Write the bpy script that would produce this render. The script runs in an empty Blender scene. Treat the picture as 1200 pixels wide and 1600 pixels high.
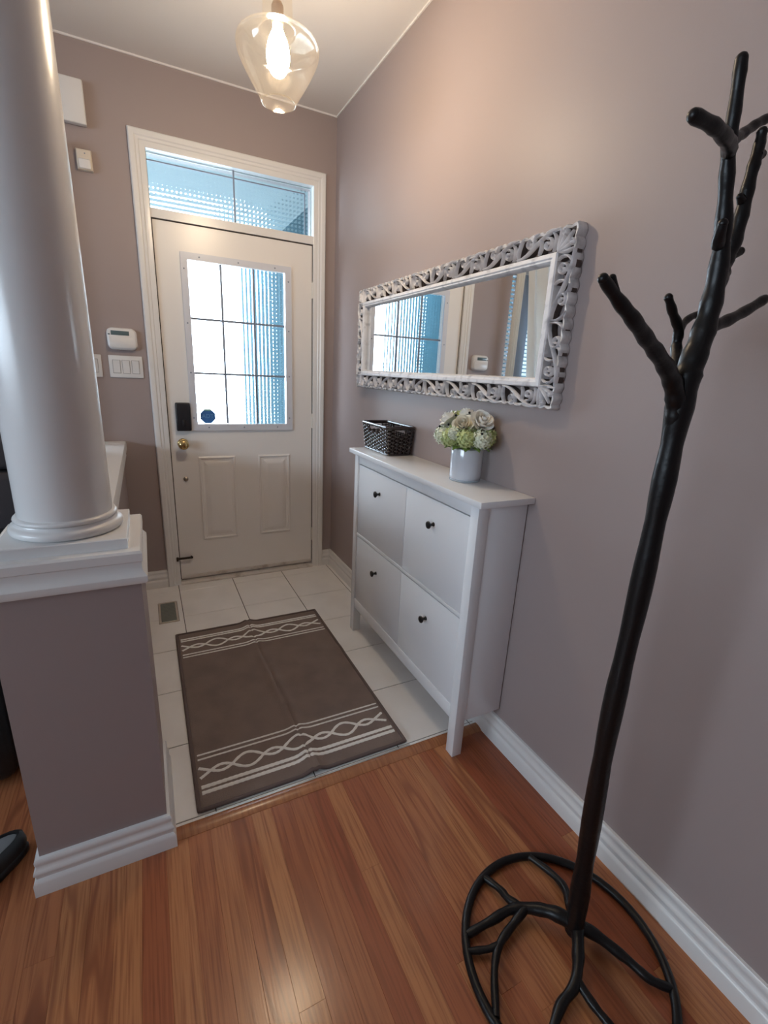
import bpy, bmesh, math, random
from mathutils import Vector, Matrix
random.seed(7)
PI = math.pi
S = bpy.context.scene
COL = S.collection

# ------------------------------------------------------------------ camera, sky, exposure
cd = bpy.data.cameras.new('camera'); cam = bpy.data.objects.new('camera', cd); COL.objects.link(cam); S.camera = cam
cd.sensor_fit = 'VERTICAL'; cd.sensor_height = 36.0; cd.sensor_width = 27.0
cd.lens = 727.4717 / 1600 * 36.0; cd.clip_start = 0.02
yaw, pit, rol = 0.4753, -0.2903, 0.0502
fw = Vector((math.sin(yaw)*math.cos(pit), math.cos(yaw)*math.cos(pit), math.sin(pit)))
r0 = Vector((math.cos(yaw), -math.sin(yaw), 0)); u0 = r0.cross(fw)
rt = r0*math.cos(rol) + u0*math.sin(rol); up = -r0*math.sin(rol) + u0*math.cos(rol)
M = Matrix((rt, up, -fw)).transposed().to_4x4(); M.translation = Vector((-1.1355, -3.0472, 1.3835))
cam.matrix_world = M

W = bpy.data.worlds.new('sky'); S.world = W; W.use_nodes = True
SKY_STRENGTH = 8.5
bg = W.node_tree.nodes['Background']; bg.inputs[0].default_value = (0.80, 0.90, 1.0, 1); bg.inputs[1].default_value = SKY_STRENGTH
BULB_STRENGTH = 124.0
S.view_settings.view_transform = 'Standard'; S.view_settings.look = 'None'
S.view_settings.exposure = 1.32; S.view_settings.gamma = 1.0
S.view_settings.use_curve_mapping = False
S.cycles.use_denoising = True
S.cycles.max_bounces = 12; S.cycles.diffuse_bounces = 6; S.cycles.glossy_bounces = 5
S.cycles.transparent_max_bounces = 16; S.cycles.transmission_bounces = 8
S.cycles.sample_clamp_indirect = 6.0; S.cycles.caustics_refractive = True; S.cycles.caustics_reflective = False

def portal(name, loc, rot, sx, sy):
    l = bpy.data.lights.new(name, 'AREA'); l.shape = 'RECTANGLE'; l.size = sx; l.size_y = sy
    l.cycles.is_portal = True
    o = bpy.data.objects.new(name, l); o.location = loc; o.rotation_euler = rot; COL.objects.link(o)
portal('door_light_portal', (-.59, .06, 1.48), (-PI/2, 0, 0), .56, .92)
portal('transom_light_portal', (-.585, .06, 2.28), (-PI/2, 0, 0), .86, .27)
portal('window_light_portal', (-2.1, .12, 1.54), (-PI/2, 0, 0), 1.3, 1.32)
portal('added_window_portal', (-4.72, -3.0, 1.625), (0, -PI/2, 0), .65, 2.8)

# ------------------------------------------------------------------ materials
def mat(name, base=(.8,.8,.8), rough=.5, metal=0, spec=.5, coat=0, bump=None, var=None, sheen=0):
    m = bpy.data.materials.new(name); m.use_nodes = True
    nt = m.node_tree; b = nt.nodes['Principled BSDF']
    b.inputs['Base Color'].default_value = (*base, 1); b.inputs['Roughness'].default_value = rough
    b.inputs['Metallic'].default_value = metal; b.inputs['Specular IOR Level'].default_value = spec
    b.inputs['Coat Weight'].default_value = coat; b.inputs['Sheen Weight'].default_value = sheen
    if bump or var:
        tc = nt.nodes.new('ShaderNodeTexCoord')
    if bump:
        sc, st, dist = bump
        n = nt.nodes.new('ShaderNodeTexNoise'); n.inputs['Scale'].default_value = sc; n.inputs['Detail'].default_value = 3
        nt.links.new(tc.outputs['Object'], n.inputs['Vector'])
        bp = nt.nodes.new('ShaderNodeBump'); bp.inputs['Strength'].default_value = st; bp.inputs['Distance'].default_value = dist
        nt.links.new(n.outputs['Fac'], bp.inputs['Height']); nt.links.new(bp.outputs['Normal'], b.inputs['Normal'])
    if var:
        sc, col2, lo, hi = var
        n = nt.nodes.new('ShaderNodeTexNoise'); n.inputs['Scale'].default_value = sc; n.inputs['Detail'].default_value = 5
        nt.links.new(tc.outputs['Object'], n.inputs['Vector'])
        r = nt.nodes.new('ShaderNodeMapRange'); r.inputs['From Min'].default_value = lo; r.inputs['From Max'].default_value = hi
        nt.links.new(n.outputs['Fac'], r.inputs['Value'])
        mx = nt.nodes.new('ShaderNodeMix'); mx.data_type = 'RGBA'
        mx.inputs['A'].default_value = (*base, 1); mx.inputs['B'].default_value = (*col2, 1)
        nt.links.new(r.outputs['Result'], mx.inputs['Factor']); nt.links.new(mx.outputs['Result'], b.inputs['Base Color'])
    return m
m_wall = mat('wall_paint', (.335, .275, .266), .48, spec=.3, bump=(260, .08, .002))
m_ceil = mat('ceiling_paint', (.74, .71, .69), .9, bump=(160, .12, .003))
m_trim = mat('white_trim_paint', (.72, .71, .70), .28)
m_col = mat('white_column_paint', (.72, .72, .72), .25)
m_door = mat('white_door_paint', (.78, .75, .72), .30, bump=(14, .05, .004))
m_dirty = mat('worn_white_sill', (.60, .56, .52), .5, var=(14, (.28, .22, .18), .55, .8))
m_tile = mat('glazed_white_tile', (.84, .82, .80), .22, var=(6, (.78, .76, .74), .35, .7))
m_grout = mat('dark_grout', (.055, .048, .044), .9)
m_gap = mat('dark_gap', (.03, .014, .008), .9)
m_cab = mat('white_cabinet_lacquer', (.79, .81, .84), .2)
m_seal = mat('dark_weatherstrip', (.05, .04, .035), .8)
m_black = mat('black_knob_metal', (.008, .008, .010), .35, spec=.5)
m_rack = mat('black_bark_finish', (.0050, .0042, .0046), .38, spec=.34, bump=(55, .22, .005))
m_brass = mat('polished_brass', (.62, .45, .20), .18, metal=1)
m_lock = mat('black_plastic', (.010, .010, .014), .4)
m_bronze = mat('dark_bronze', (.035, .022, .014), .4, metal=.6)
m_hinge = mat('painted_hinge', (.68, .66, .62), .35)
m_plast = mat('white_plastic', (.68, .67, .67), .3)
m_gapg = mat('grey_plastic_gap', (.30, .29, .29), .6)
m_lite = mat('white_lite_frame', (.62, .64, .70), .35)
m_mull = mat('grey_muntin', (.20, .24, .31), .5)
m_lcd = mat('grey_lcd', (.10, .14, .15), .15)
m_sens = mat('cream_plastic', (.62, .55, .47), .4)
m_stick = mat('blue_sticker', (.03, .13, .36), .5)
m_stick2 = mat('pale_blue_lettering', (.12, .28, .50), .5)
m_stick3 = mat('sticker_green', (.25, .45, .40), .5)
m_mat = mat('brown_tufted_pile', (.245, .185, .158), .98, spec=.1, sheen=.15, bump=(420, .9, .004), var=(9, (.195, .145, .125), .4, .75))
m_matedge = mat('brown_bound_edge', (.15, .115, .107), .95, spec=.1, bump=(300, .8, .003))
m_matw = mat('white_tufted_yarn', (.88, .86, .82), .95, spec=.1, bump=(380, .8, .004))
m_wick = mat('dark_brown_wicker', (.020, .012, .013), .22, spec=.8)
m_vase = mat('milky_white_glass', (.62, .65, .72), .12, spec=.6)
m_petal = mat('white_petal', (.90, .89, .84), .6, sheen=.2)
m_petal2 = mat('cream_petal', (.86, .82, .70), .6, sheen=.2)
m_green = mat('pale_green_floret', (.54, .62, .28), .65)
m_green2 = mat('white_green_floret', (.74, .78, .62), .65)
m_leaf = mat('green_leaf', (.20, .30, .06), .55)
m_berry = mat('black_berry', (.01, .01, .012), .3)
m_carve = mat('whitewashed_carved_wood', (.74, .73, .75), .5, var=(26, (.42, .41, .43), .52, .74), bump=(70, .3, .004))
m_carveedge = mat('grey_worn_wood', (.60, .58, .58), .6, var=(30, (.36, .34, .34), .4, .7))
m_recess = mat('painted_recess_shade', (.085, .062, .055), .85)  # dark colour that paints shade into the gaps of the carved frame
m_mirror = mat('mirror_glass', (.90, .92, .93), .0, metal=1)
m_sofa = mat('black_leather', (.008, .008, .009), .45, bump=(60, .2, .004))
m_sofab = mat('charcoal_fabric', (.045, .042, .050), .9)
m_shoe = mat('black_shoe_leather', (.006, .006, .007), .4)
m_insole = mat('grey_insole', (.20, .21, .22), .8)
m_blind = mat('white_blind_slat', (.75, .78, .80), .4)
m_vent = mat('cream_vent_frame', (.50, .44, .38), .45); m_louv = mat('grey_louver', (.10, .115, .105), .4)
m_ventd = mat('dark_duct', (.05, .055, .05), .8)
m_cord = mat('dark_cord', (.03, .02, .015), .5)
m_holder = mat('brushed_rose_metal', (.40, .31, .26), .5, metal=.7)
m_pave = mat('concrete_paving', (.50, .49, .47), .9, var=(3, (.42, .41, .40), .4, .7))
m_ext = mat('blue_grey_siding', (.024, .062, .080), .9, spec=.02)
m_soffit = mat('grey_soffit', (.31, .38, .40), .8, spec=.05)

def wood(name, c1, c2, dark):
    m = bpy.data.materials.new(name); m.use_nodes = True; nt = m.node_tree; N = nt.nodes; L = nt.links
    b = N['Principled BSDF']; b.inputs['Roughness'].default_value = .21; b.inputs['Specular IOR Level'].default_value = .45
    tc = N.new('ShaderNodeTexCoord'); oi = N.new('ShaderNodeObjectInfo')
    sc = N.new('ShaderNodeVectorMath'); sc.operation = 'SCALE'; sc.inputs[0].default_value = (37.1, 91.7, 53.3); L.new(oi.outputs['Random'], sc.inputs['Scale'])
    ad = N.new('ShaderNodeVectorMath'); ad.operation = 'ADD'; L.new(tc.outputs['Object'], ad.inputs[0]); L.new(sc.outputs[0], ad.inputs[1])
    # broad tone of the board
    wn = N.new('ShaderNodeTexWhiteNoise'); wn.noise_dimensions = '1D'; L.new(oi.outputs['Random'], wn.inputs['W'])
    cr = N.new('ShaderNodeValToRGB'); e = cr.color_ramp.elements
    e[0].position = 0; e[0].color = (*c1, 1); e[1].position = 1; e[1].color = (*c2, 1)
    mid = cr.color_ramp.elements.new(.55); mid.color = tuple((a+b_)/2*1.04 for a, b_ in zip(c1, c2)) + (1,)
    L.new(wn.outputs['Value'], cr.inputs['Fac'])
    # fine pores
    mp = N.new('ShaderNodeMapping'); mp.inputs['Scale'].default_value = (170, 5, 30); L.new(ad.outputs[0], mp.inputs['Vector'])
    n1 = N.new('ShaderNodeTexNoise'); n1.inputs['Scale'].default_value = 1; n1.inputs['Detail'].default_value = 4; L.new(mp.outputs[0], n1.inputs['Vector'])
    # cathedral figure
    mp2 = N.new('ShaderNodeMapping'); mp2.inputs['Scale'].default_value = (11, 1.1, 4); L.new(ad.outputs[0], mp2.inputs['Vector'])
    n2 = N.new('ShaderNodeTexNoise'); n2.inputs['Scale'].default_value = 1.0; n2.inputs['Detail'].default_value = 1.5; L.new(mp2.outputs[0], n2.inputs['Vector'])
    mm = N.new('ShaderNodeMath'); mm.operation = 'MULTIPLY'; mm.inputs[1].default_value = 46; L.new(n2.outputs['Fac'], mm.inputs[0])
    sn = N.new('ShaderNodeMath'); sn.operation = 'SINE'; L.new(mm.outputs[0], sn.inputs[0])
    r2 = N.new('ShaderNodeMapRange'); r2.inputs['From Min'].default_value = .1; r2.inputs['From Max'].default_value = 1.0; L.new(sn.outputs[0], r2.inputs['Value'])
    gt = N.new('ShaderNodeMapRange'); gt.inputs['From Min'].default_value = .45; gt.inputs['From Max'].default_value = 1.0; gt.inputs['To Min'].default_value = .06; gt.inputs['To Max'].default_value = .80
    w2 = N.new('ShaderNodeTexWhiteNoise'); w2.noise_dimensions = '1D'; a2 = N.new('ShaderNodeMath'); a2.operation = 'ADD'; a2.inputs[1].default_value = 3.7; L.new(oi.outputs['Random'], a2.inputs[0]); L.new(a2.outputs[0], w2.inputs['W']); L.new(w2.outputs['Value'], gt.inputs['Value'])
    ml = N.new('ShaderNodeMath'); ml.operation = 'MULTIPLY'; L.new(r2.outputs[0], ml.inputs[0]); L.new(gt.outputs[0], ml.inputs[1]); r2 = ml
    r1 = N.new('ShaderNodeMapRange'); r1.inputs['From Min'].default_value = .44; r1.inputs['From Max'].default_value = .75; r1.inputs['To Max'].default_value = .75; L.new(n1.outputs['Fac'], r1.inputs['Value'])
    mx = N.new('ShaderNodeMath'); mx.operation = 'MAXIMUM'; L.new(r1.outputs[0], mx.inputs[0]); L.new(r2.outputs[0], mx.inputs[1])
    mixc = N.new('ShaderNodeMix'); mixc.data_type = 'RGBA'; L.new(mx.outputs[0], mixc.inputs['Factor']); L.new(cr.outputs['Color'], mixc.inputs['A']); mixc.inputs['B'].default_value = (*dark, 1)
    L.new(mixc.outputs['Result'], b.inputs['Base Color'])
    bp = N.new('ShaderNodeBump'); bp.inputs['Strength'].default_value = .12; bp.inputs['Distance'].default_value = .001; L.new(n1.outputs['Fac'], bp.inputs['Height']); L.new(bp.outputs['Normal'], b.inputs['Normal'])
    return m
m_plank = wood('red_oak_board', (.47, .200, .083), (.31, .090, .040), (.165, .050, .025))
m_strip = wood('oak_threshold', (.42, .175, .078), (.36, .145, .062), (.20, .075, .038))

def glass_pane(name, pitch, mixf=.30, tint=(.93, .97, 1.0), dist=.0055):
    m = bpy.data.materials.new(name); m.use_nodes = True; nt = m.node_tree; N = nt.nodes; L = nt.links
    out = N['Material Output']; N.remove(N['Principled BSDF'])
    tc = N.new('ShaderNodeTexCoord'); sp = N.new('ShaderNodeSeparateXYZ'); L.new(tc.outputs['Object'], sp.inputs[0])
    hs = []
    for ax in 'XZ':
        a = N.new('ShaderNodeMath'); a.operation = 'MULTIPLY'; a.inputs[1].default_value = PI / pitch; L.new(sp.outputs[ax], a.inputs[0])
        s = N.new('ShaderNodeMath'); s.operation = 'SINE'; L.new(a.outputs[0], s.inputs[0])
        q = N.new('ShaderNodeMath'); q.operation = 'ABSOLUTE'; L.new(s.outputs[0], q.inputs[0]); hs.append(q)
    pr = N.new('ShaderNodeMath'); pr.operation = 'ADD'; L.new(hs[0].outputs[0], pr.inputs[0]); L.new(hs[1].outputs[0], pr.inputs[1])
    bp = N.new('ShaderNodeBump'); bp.inputs['Distance'].default_value = dist
    lt_ = N.new('ShaderNodeMath'); lt_.operation = 'LESS_THAN'; lt_.inputs[1].default_value = 0.0; L.new(sp.outputs['Y'], lt_.inputs[0]); L.new(lt_.outputs[0], bp.inputs['Strength']); L.new(pr.outputs[0], bp.inputs['Height'])
    rf = N.new('ShaderNodeBsdfRefraction'); rf.inputs['IOR'].default_value = 1.12; rf.inputs['Roughness'].default_value = .05; rf.inputs['Color'].default_value = (*tint, 1); L.new(bp.outputs['Normal'], rf.inputs['Normal'])
    tr = N.new('ShaderNodeBsdfTransparent'); tr.inputs['Color'].default_value = (*tint, 1)
    mx = N.new('ShaderNodeMixShader'); fm = N.new('ShaderNodeMath'); fm.operation = 'MULTIPLY'; fm.inputs[1].default_value = mixf; L.new(lt_.outputs[0], fm.inputs[0]); L.new(fm.outputs[0], mx.inputs[0]); L.new(tr.outputs[0], mx.inputs[1]); L.new(rf.outputs[0], mx.inputs[2])
    gl = N.new('ShaderNodeBsdfGlossy'); gl.inputs['Roughness'].default_value = .08; L.new(bp.outputs['Normal'], gl.inputs['Normal'])
    m2 = N.new('ShaderNodeMixShader'); m2.inputs[0].default_value = .05; L.new(mx.outputs[0], m2.inputs[1]); L.new(gl.outputs[0], m2.inputs[2])
    L.new(m2.outputs[0], out.inputs['Surface'])
    return m
m_pane = glass_pane('reeded_square_glass', .0225)
m_pane2 = glass_pane('reeded_transom_glass', .0225, .34, (.90, .97, 1.0), .0105)
m_clear = glass_pane('clear_window_glass', .3, 0.0)

def shade_glass():
    m = bpy.data.materials.new('seeded_clear_glass'); m.use_nodes = True; nt = m.node_tree; N = nt.nodes; L = nt.links
    out = N['Material Output']; N.remove(N['Principled BSDF'])
    tr = N.new('ShaderNodeBsdfTransparent'); tr.inputs['Color'].default_value = (.96, .94, .90, 1)
    gl = N.new('ShaderNodeBsdfGlossy'); gl.inputs['Roughness'].default_value = .10; gl.inputs['Color'].default_value = (1, .97, .92, 1)
    tl = N.new('ShaderNodeBsdfTranslucent'); tl.inputs['Color'].default_value = (.95, .9, .8, 1)
    df = N.new('ShaderNodeBsdfDiffuse'); df.inputs['Color'].default_value = (.95, .9, .8, 1)
    lw = N.new('ShaderNodeLayerWeight'); lw.inputs['Blend'].default_value = .35
    a = N.new('ShaderNodeMixShader'); a.inputs[0].default_value = .5; L.new(tl.outputs[0], a.inputs[1]); L.new(df.outputs[0], a.inputs[2])
    b = N.new('ShaderNodeMixShader'); b.inputs[0].default_value = .005; L.new(tr.outputs[0], b.inputs[1]); L.new(a.outputs[0], b.inputs[2])
    mr = N.new('ShaderNodeMapRange'); mr.inputs['To Min'].default_value = .02; mr.inputs['To Max'].default_value = .45; L.new(lw.outputs['Facing'], mr.inputs['Value'])
    c = N.new('ShaderNodeMixShader'); L.new(mr.outputs[0], c.inputs[0]); L.new(b.outputs[0], c.inputs[1]); L.new(gl.outputs[0], c.inputs[2])
    L.new(c.outputs[0], out.inputs['Surface'])
    return m
m_shade = shade_glass()
m_bulb = bpy.data.materials.new('glowing_bulb'); m_bulb.use_nodes = True
_b = m_bulb.node_tree.nodes['Principled BSDF']; _b.inputs['Base Color'].default_value = (1, .8, .5, 1)
_b.inputs['Emission Color'].default_value = (1.0, .80, .57, 1); _b.inputs['Emission Strength'].default_value = BULB_STRENGTH
def cloth(name, c, t):
    m = bpy.data.materials.new(name); m.use_nodes = True; nt = m.node_tree; N = nt.nodes; L = nt.links
    out = N['Material Output']; N.remove(N['Principled BSDF'])
    d = N.new('ShaderNodeBsdfDiffuse'); d.inputs[0].default_value = (*c, 1); tl = N.new('ShaderNodeBsdfTranslucent'); tl.inputs[0].default_value = (*c, 1)
    mx = N.new('ShaderNodeMixShader'); mx.inputs[0].default_value = t; L.new(d.outputs[0], mx.inputs[1]); L.new(tl.outputs[0], mx.inputs[2]); L.new(mx.outputs[0], out.inputs[0])
    return m
m_curt = cloth('white_sheer_cloth', (.80, .81, .80), .28)

# ------------------------------------------------------------------ mesh helpers
class MB:
    def __init__(s): s.v = []; s.f = []
    def add(s, vs, fs):
        n = len(s.v); s.v += [tuple(map(float, p)) for p in vs]; s.f += [tuple(i+n for i in q) for q in fs]; return s
    def box(s, x0, x1, y0, y1, z0, z1):
        x0, x1 = min(x0, x1), max(x0, x1); y0, y1 = min(y0, y1), max(y0, y1); z0, z1 = min(z0, z1), max(z0, z1)
        return s.add([(x0,y0,z0),(x1,y0,z0),(x1,y1,z0),(x0,y1,z0),(x0,y0,z1),(x1,y0,z1),(x1,y1,z1),(x0,y1,z1)],
                     [(0,3,2,1),(4,5,6,7),(0,1,5,4),(1,2,6,5),(2,3,7,6),(3,0,4,7)])
    def rbox(s, x0, x1, y0, y1, z0, z1, r=.004, seg=2):
        bm = bmesh.new(); bmesh.ops.create_cube(bm, size=1)
        for v in bm.verts:
            v.co = Vector(((x0+x1)/2+v.co.x*abs(x1-x0), (y0+y1)/2+v.co.y*abs(y1-y0), (z0+z1)/2+v.co.z*abs(z1-z0)))
        bmesh.ops.bevel(bm, geom=bm.edges[:], offset=r, segments=seg, affect='EDGES', profile=.5)
        bm.verts.index_update()
        s.add([v.co for v in bm.verts], [[v.index for v in f.verts] for f in bm.faces]); bm.free(); return s
    def loft(s, rings, closed=True, caps=True):
        n = len(rings[0]); vs = [p for r in rings for p in r]; fs = []
        for i in range(len(rings)-1):
            for j in range(n if closed else n-1):
                a = i*n+j; b = i*n+(j+1) % n; fs.append((a, b, b+n, a+n))
        if caps: fs.append(tuple(range(n))[::-1]); fs.append(tuple(range((len(rings)-1)*n, len(rings)*n)))
        return s.add(vs, fs)
    def tube(s, pts, rad, n=10, caps=True):
        pts = [Vector(p) for p in pts]; rad = rad if hasattr(rad, '__len__') else [rad]*len(pts)
        rings = []; nrm = None
        for i, p in enumerate(pts):
            t = (pts[min(i+1, len(pts)-1)] - pts[max(i-1, 0)]).normalized()
            if nrm is None:
                nrm = t.cross(Vector((0, 0, 1)) if abs(t.z) < .9 else Vector((1, 0, 0))).normalized()
            else: nrm = (nrm - t*nrm.dot(t)).normalized()
            bn = t.cross(nrm)
            rings.append([p + (nrm*math.cos(2*PI*k/n) + bn*math.sin(2*PI*k/n))*rad[i] for k in range(n)])
        return s.loft(rings, True, caps)
    def ring(s, pts, r, n=8, rz=None):           # closed tube
        pts = [Vector(p) for p in pts]; N_ = len(pts); rings = []
        for i, p in enumerate(pts):
            t = (pts[(i+1) % N_] - pts[i-1]).normalized(); a = t.cross(Vector((0, 0, 1))).normalized(); b = a.cross(t)
            rings.append([p + a*math.cos(2*PI*k/n)*r + b*math.sin(2*PI*k/n)*(rz or r) for k in range(n)])
        vs = [q for g in rings for q in g]; fs = []
        for i in range(N_):
            for j in range(n):
                a_ = i*n+j; b_ = i*n+(j+1) % n; c = ((i+1) % N_)*n
                fs.append((a_, b_, c+(j+1) % n, c+j))
        return s.add(vs, fs)
    def lathe(s, prof, c, axis='z', n=32, caps=True):
        c = Vector(c); ax = {'z': Vector((0,0,1)), '-y': Vector((0,-1,0)), '-x': Vector((-1,0,0))}[axis]
        a = Vector((1,0,0)) if axis != '-x' else Vector((0,1,0)); b = ax.cross(a)
        return s.loft([[c+ax*h+(a*math.cos(2*PI*k/n)+b*math.sin(2*PI*k/n))*r for k in range(n)] for r, h in prof], True, caps)
    def square(s, prof, cx, cy):                 # square-plan turning: (half size, z)
        return s.loft([[(cx-h, cy-h, z), (cx+h, cy-h, z), (cx+h, cy+h, z), (cx-h, cy+h, z)] for h, z in prof])
    def run(s, prof, p0, p1, u, v, m0=(0, 0), m1=(0, 0)):    # straight moulding with mitred ends
        p0, p1, u, v = Vector(p0), Vector(p1), Vector(u), Vector(v); d = (p1-p0).normalized()
        return s.loft([[p0+u*a+v*b+d*(m0[0]*a+m0[1]*b) for a, b in prof], [p1+u*a+v*b+d*(m1[0]*a+m1[1]*b) for a, b in prof]])
    def plate(s, x0, x1, z0, z1, holes, y0, y1):  # wall in the x-z plane with rectangular holes
        xs = sorted({x0, x1, *[h[0] for h in holes], *[h[1] for h in holes]}); zs = sorted({z0, z1, *[h[2] for h in holes], *[h[3] for h in holes]})
        solid = lambda i, j: 0 <= i < len(xs)-1 and 0 <= j < len(zs)-1 and not any(h[0] <= xs[i] < h[1] and h[2] <= zs[j] < h[3] for h in holes)
        for i in range(len(xs)-1):
            for j in range(len(zs)-1):
                if not solid(i, j): continue
                a, b, c, d = xs[i], xs[i+1], zs[j], zs[j+1]
                s.add([(a,y0,c),(b,y0,c),(b,y0,d),(a,y0,d)], [(0,1,2,3)]); s.add([(a,y1,c),(b,y1,c),(b,y1,d),(a,y1,d)], [(3,2,1,0)])
                if not solid(i-1, j): s.add([(a,y0,c),(a,y1,c),(a,y1,d),(a,y0,d)], [(3,2,1,0)])
                if not solid(i+1, j): s.add([(b,y0,c),(b,y1,c),(b,y1,d),(b,y0,d)], [(0,1,2,3)])
                if not solid(i, j-1): s.add([(a,y0,c),(b,y0,c),(b,y1,c),(a,y1,c)], [(3,2,1,0)])
                if not solid(i, j+1): s.add([(a,y0,d),(b,y0,d),(b,y1,d),(a,y1,d)], [(0,1,2,3)])
        return s
    def nested(s, x0, x1, z0, z1, steps):         # stepped panel facing -y: (inset, y)
        L = [[(x0+i, y, z0+i), (x1-i, y, z0+i), (x1-i, y, z1-i), (x0+i, y, z1-i)] for i, y in steps]
        return s.loft(L, True, True)

def base_of(o):
    v = Vector((0, 0, 0))
    while o: v += o.location; o = o.parent
    return v
def obj(name, mb, m, parent=None, smooth=.7, at=None):
    me = bpy.data.meshes.new(name)
    b = Vector(at) if at is not None and parent is None else Vector((0, 0, 0))
    o = bpy.data.objects.new(name, me); COL.objects.link(o)
    if parent:
        o.parent = parent
        if at is not None: o.location = Vector(at) - base_of(parent)
    else: o.location = b
    w = base_of(o)
    me.from_pydata([Vector(p)-w for p in mb.v], [], mb.f); me.update()
    bm = bmesh.new(); bm.from_mesh(me); bmesh.ops.remove_doubles(bm, verts=bm.verts, dist=1e-6); bmesh.ops.recalc_face_normals(bm, faces=bm.faces); bm.to_mesh(me); bm.free()
    me.materials.append(m)
    if smooth:
        me.shade_smooth(); me.set_sharp_from_angle(angle=smooth)
    return o
def thing(name, label, cat, loc, group=None):
    o = bpy.data.objects.new(name, None); o.empty_display_size = .05; o.location = loc; COL.objects.link(o)
    o['label'] = label; o['category'] = cat
    if group: o['group'] = group
    return o
def tag(o, label, cat, group=None):
    o['label'] = label; o['category'] = cat
    if group: o['group'] = group
    return o
def struct(o, label=None):
    o['kind'] = 'structure'
    if label: o['label'] = label
    return o
def sempty(name, loc, label=None):
    o = bpy.data.objects.new(name, None); o.location = loc; o.empty_display_size = .05; COL.objects.link(o); return struct(o, label)
def smooth_path(pts, k=6):
    P = [Vector(p) for p in pts]; out = []
    for i in range(len(P)-1):
        a, b, c, d = P[max(i-1, 0)], P[i], P[i+1], P[min(i+2, len(P)-1)]
        for j in range(k):
            t = j/k; out.append(.5*((2*b)+(-a+c)*t+(2*a-5*b+4*c-d)*t*t+(-a+3*b-3*c+d)*t**3))
    return out+[P[-1]]
def lerp_list(v, k):
    return [v[i]+(v[i+1]-v[i])*j/k for i in range(len(v)-1) for j in range(k)]+[v[-1]]

# ------------------------------------------------------------------ the room
CEIL = 2.788; XL, YB = -4.6, -6.2
struct(obj('wall_right', MB().box(0, .15, YB, .15, -.05, CEIL+.1), m_wall, smooth=0), 'taupe painted wall behind the mirror and cabinet')
struct(obj('wall_front', MB().plate(XL-.15, 0, -.05, CEIL+.1, [(-1.042, -.128, -.06, 2.425), (-2.75, -1.455, .88, 2.2)], 0, .15), m_wall, smooth=0), 'taupe painted wall around the entrance door')
struct(obj('wall_back', MB().box(XL-.15, .15, YB-.15, YB, -.05, CEIL+.1), m_wall, smooth=0), 'taupe wall behind the viewpoint')
def swap(mb): return MB().add([(y, x, z) for x, y, z in mb.v], mb.f)
struct(obj('wall_left', swap(MB().plate(YB, 0, -.05, CEIL+.1, [(-4.4, -1.6, 1.3, 1.95)], XL, XL-.15)), m_wall, smooth=0), 'far wall of the living room with the opening of the added unseen window')
struct(obj('ceiling', MB().box(XL-.15, .15, YB-.15, .15, CEIL, CEIL+.12), m_ceil, smooth=0), 'flat off-white ceiling')
tb = MB(); tb.box(-.006, 0, YB, 0, CEIL-.008, CEIL); struct(obj('trim_1', tb, m_ceil), 'thin pale paint line where the right wall meets the ceiling')
tb = MB(); tb.box(XL, -.006, -.006, 0, CEIL-.008, CEIL); struct(obj('trim_2', tb, m_ceil), 'thin pale paint line where the door wall meets the ceiling')

# floor: base slab, tiles, boards
floor = struct(obj('floor', MB().box(XL-.15, .15, YB-.15, .15, -.08, -.012), m_gap, smooth=0), 'entry floor of white tile and oak boards')
obj('grout_bed', MB().box(-1.42, 0, -1.80, .05, -.012, -.0022), m_grout, floor, smooth=0)
gx = [-1.42, -1.379, -1.044, -.709, -.374, -.039, -.0]; gy = [0.0, -.11, -.444, -.779, -1.116, -1.452, -1.787, -1.803]
for i in range(len(gx)-1):
    for j in range(len(gy)-1):
        a, b, c, d = gx[i]+.0019, gx[i+1]-.0019, gy[j+1]+.0015, gy[j]-.0015
        if i == 1 and j in (1, 2):      # tile cut around the register
            mb = MB()
            v = MB().plate(a, b, c, d, [(-1.172, -1.068, max(c, -.49), min(d, -.235))], -.011, 0)
            mb.add([(x, z, y) for x, y, z in v.v], v.f)
        else:
            mb = MB(); mb.loft([[(a, c, -.011), (b, c, -.011), (b, d, -.011), (a, d, -.011)], [(a, c, -.0012), (b, c, -.0012), (b, d, -.0012), (a, d, -.0012)],
                                [(a+.0012, c+.0012, 0), (b-.0012, c+.0012, 0), (b-.0012, d-.0012, 0), (a+.0012, d-.0012, 0)]])
        obj('tile', mb, m_tile, floor, smooth=0)
def board(mb, a, b, c, d):
    g = .0001; a += g; b -= g; c += g; d -= g
    return mb.loft([[(a, c, -.012), (b, c, -.012), (b, d, -.012), (a, d, -.012)], [(a, c, -.0004), (b, c, -.0004), (b, d, -.0004), (a, d, -.0004)],
             [(a+.0004, c+.0004, 0), (b-.0004, c+.0004, 0), (b-.0004, d-.0004, 0), (a+.0004, d-.0004, 0)]])
PW = .0625; far = MB(); k0 = -1.07
rows = range(int((XL-k0)/PW), int((0-k0)/PW)+1); rnd = random.Random(21)
ENDS = {(-.895): -2.385, (-.645): -2.16}
for k in rows:
    a, b = k0+k*PW, min(k0+(k+1)*PW, 0)
    if b-a < .01: continue
    y1 = -1.835 if b > -1.44 else 0.0
    y = y1; first = True
    while y > YB:
        L_ = rnd.uniform(.45, 1.25)
        if first and b > -1.5:
            for q, e in ENDS.items():
                if a <= q < b: L_ = y1-e
            if L_ < .3: L_ += .4
        first = False
        yn = max(y-L_, YB)
        if a > -2.02 and y > -3.3: obj('plank', board(MB(), a, b, yn, y), m_plank, floor, smooth=0, at=((a+b)/2, (y+yn)/2, 0))
        else: board(far, a, b, yn, y)
        y = yn
o = obj('board_field', far, m_plank, floor, smooth=0); o['kind'] = 'stuff'
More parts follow.
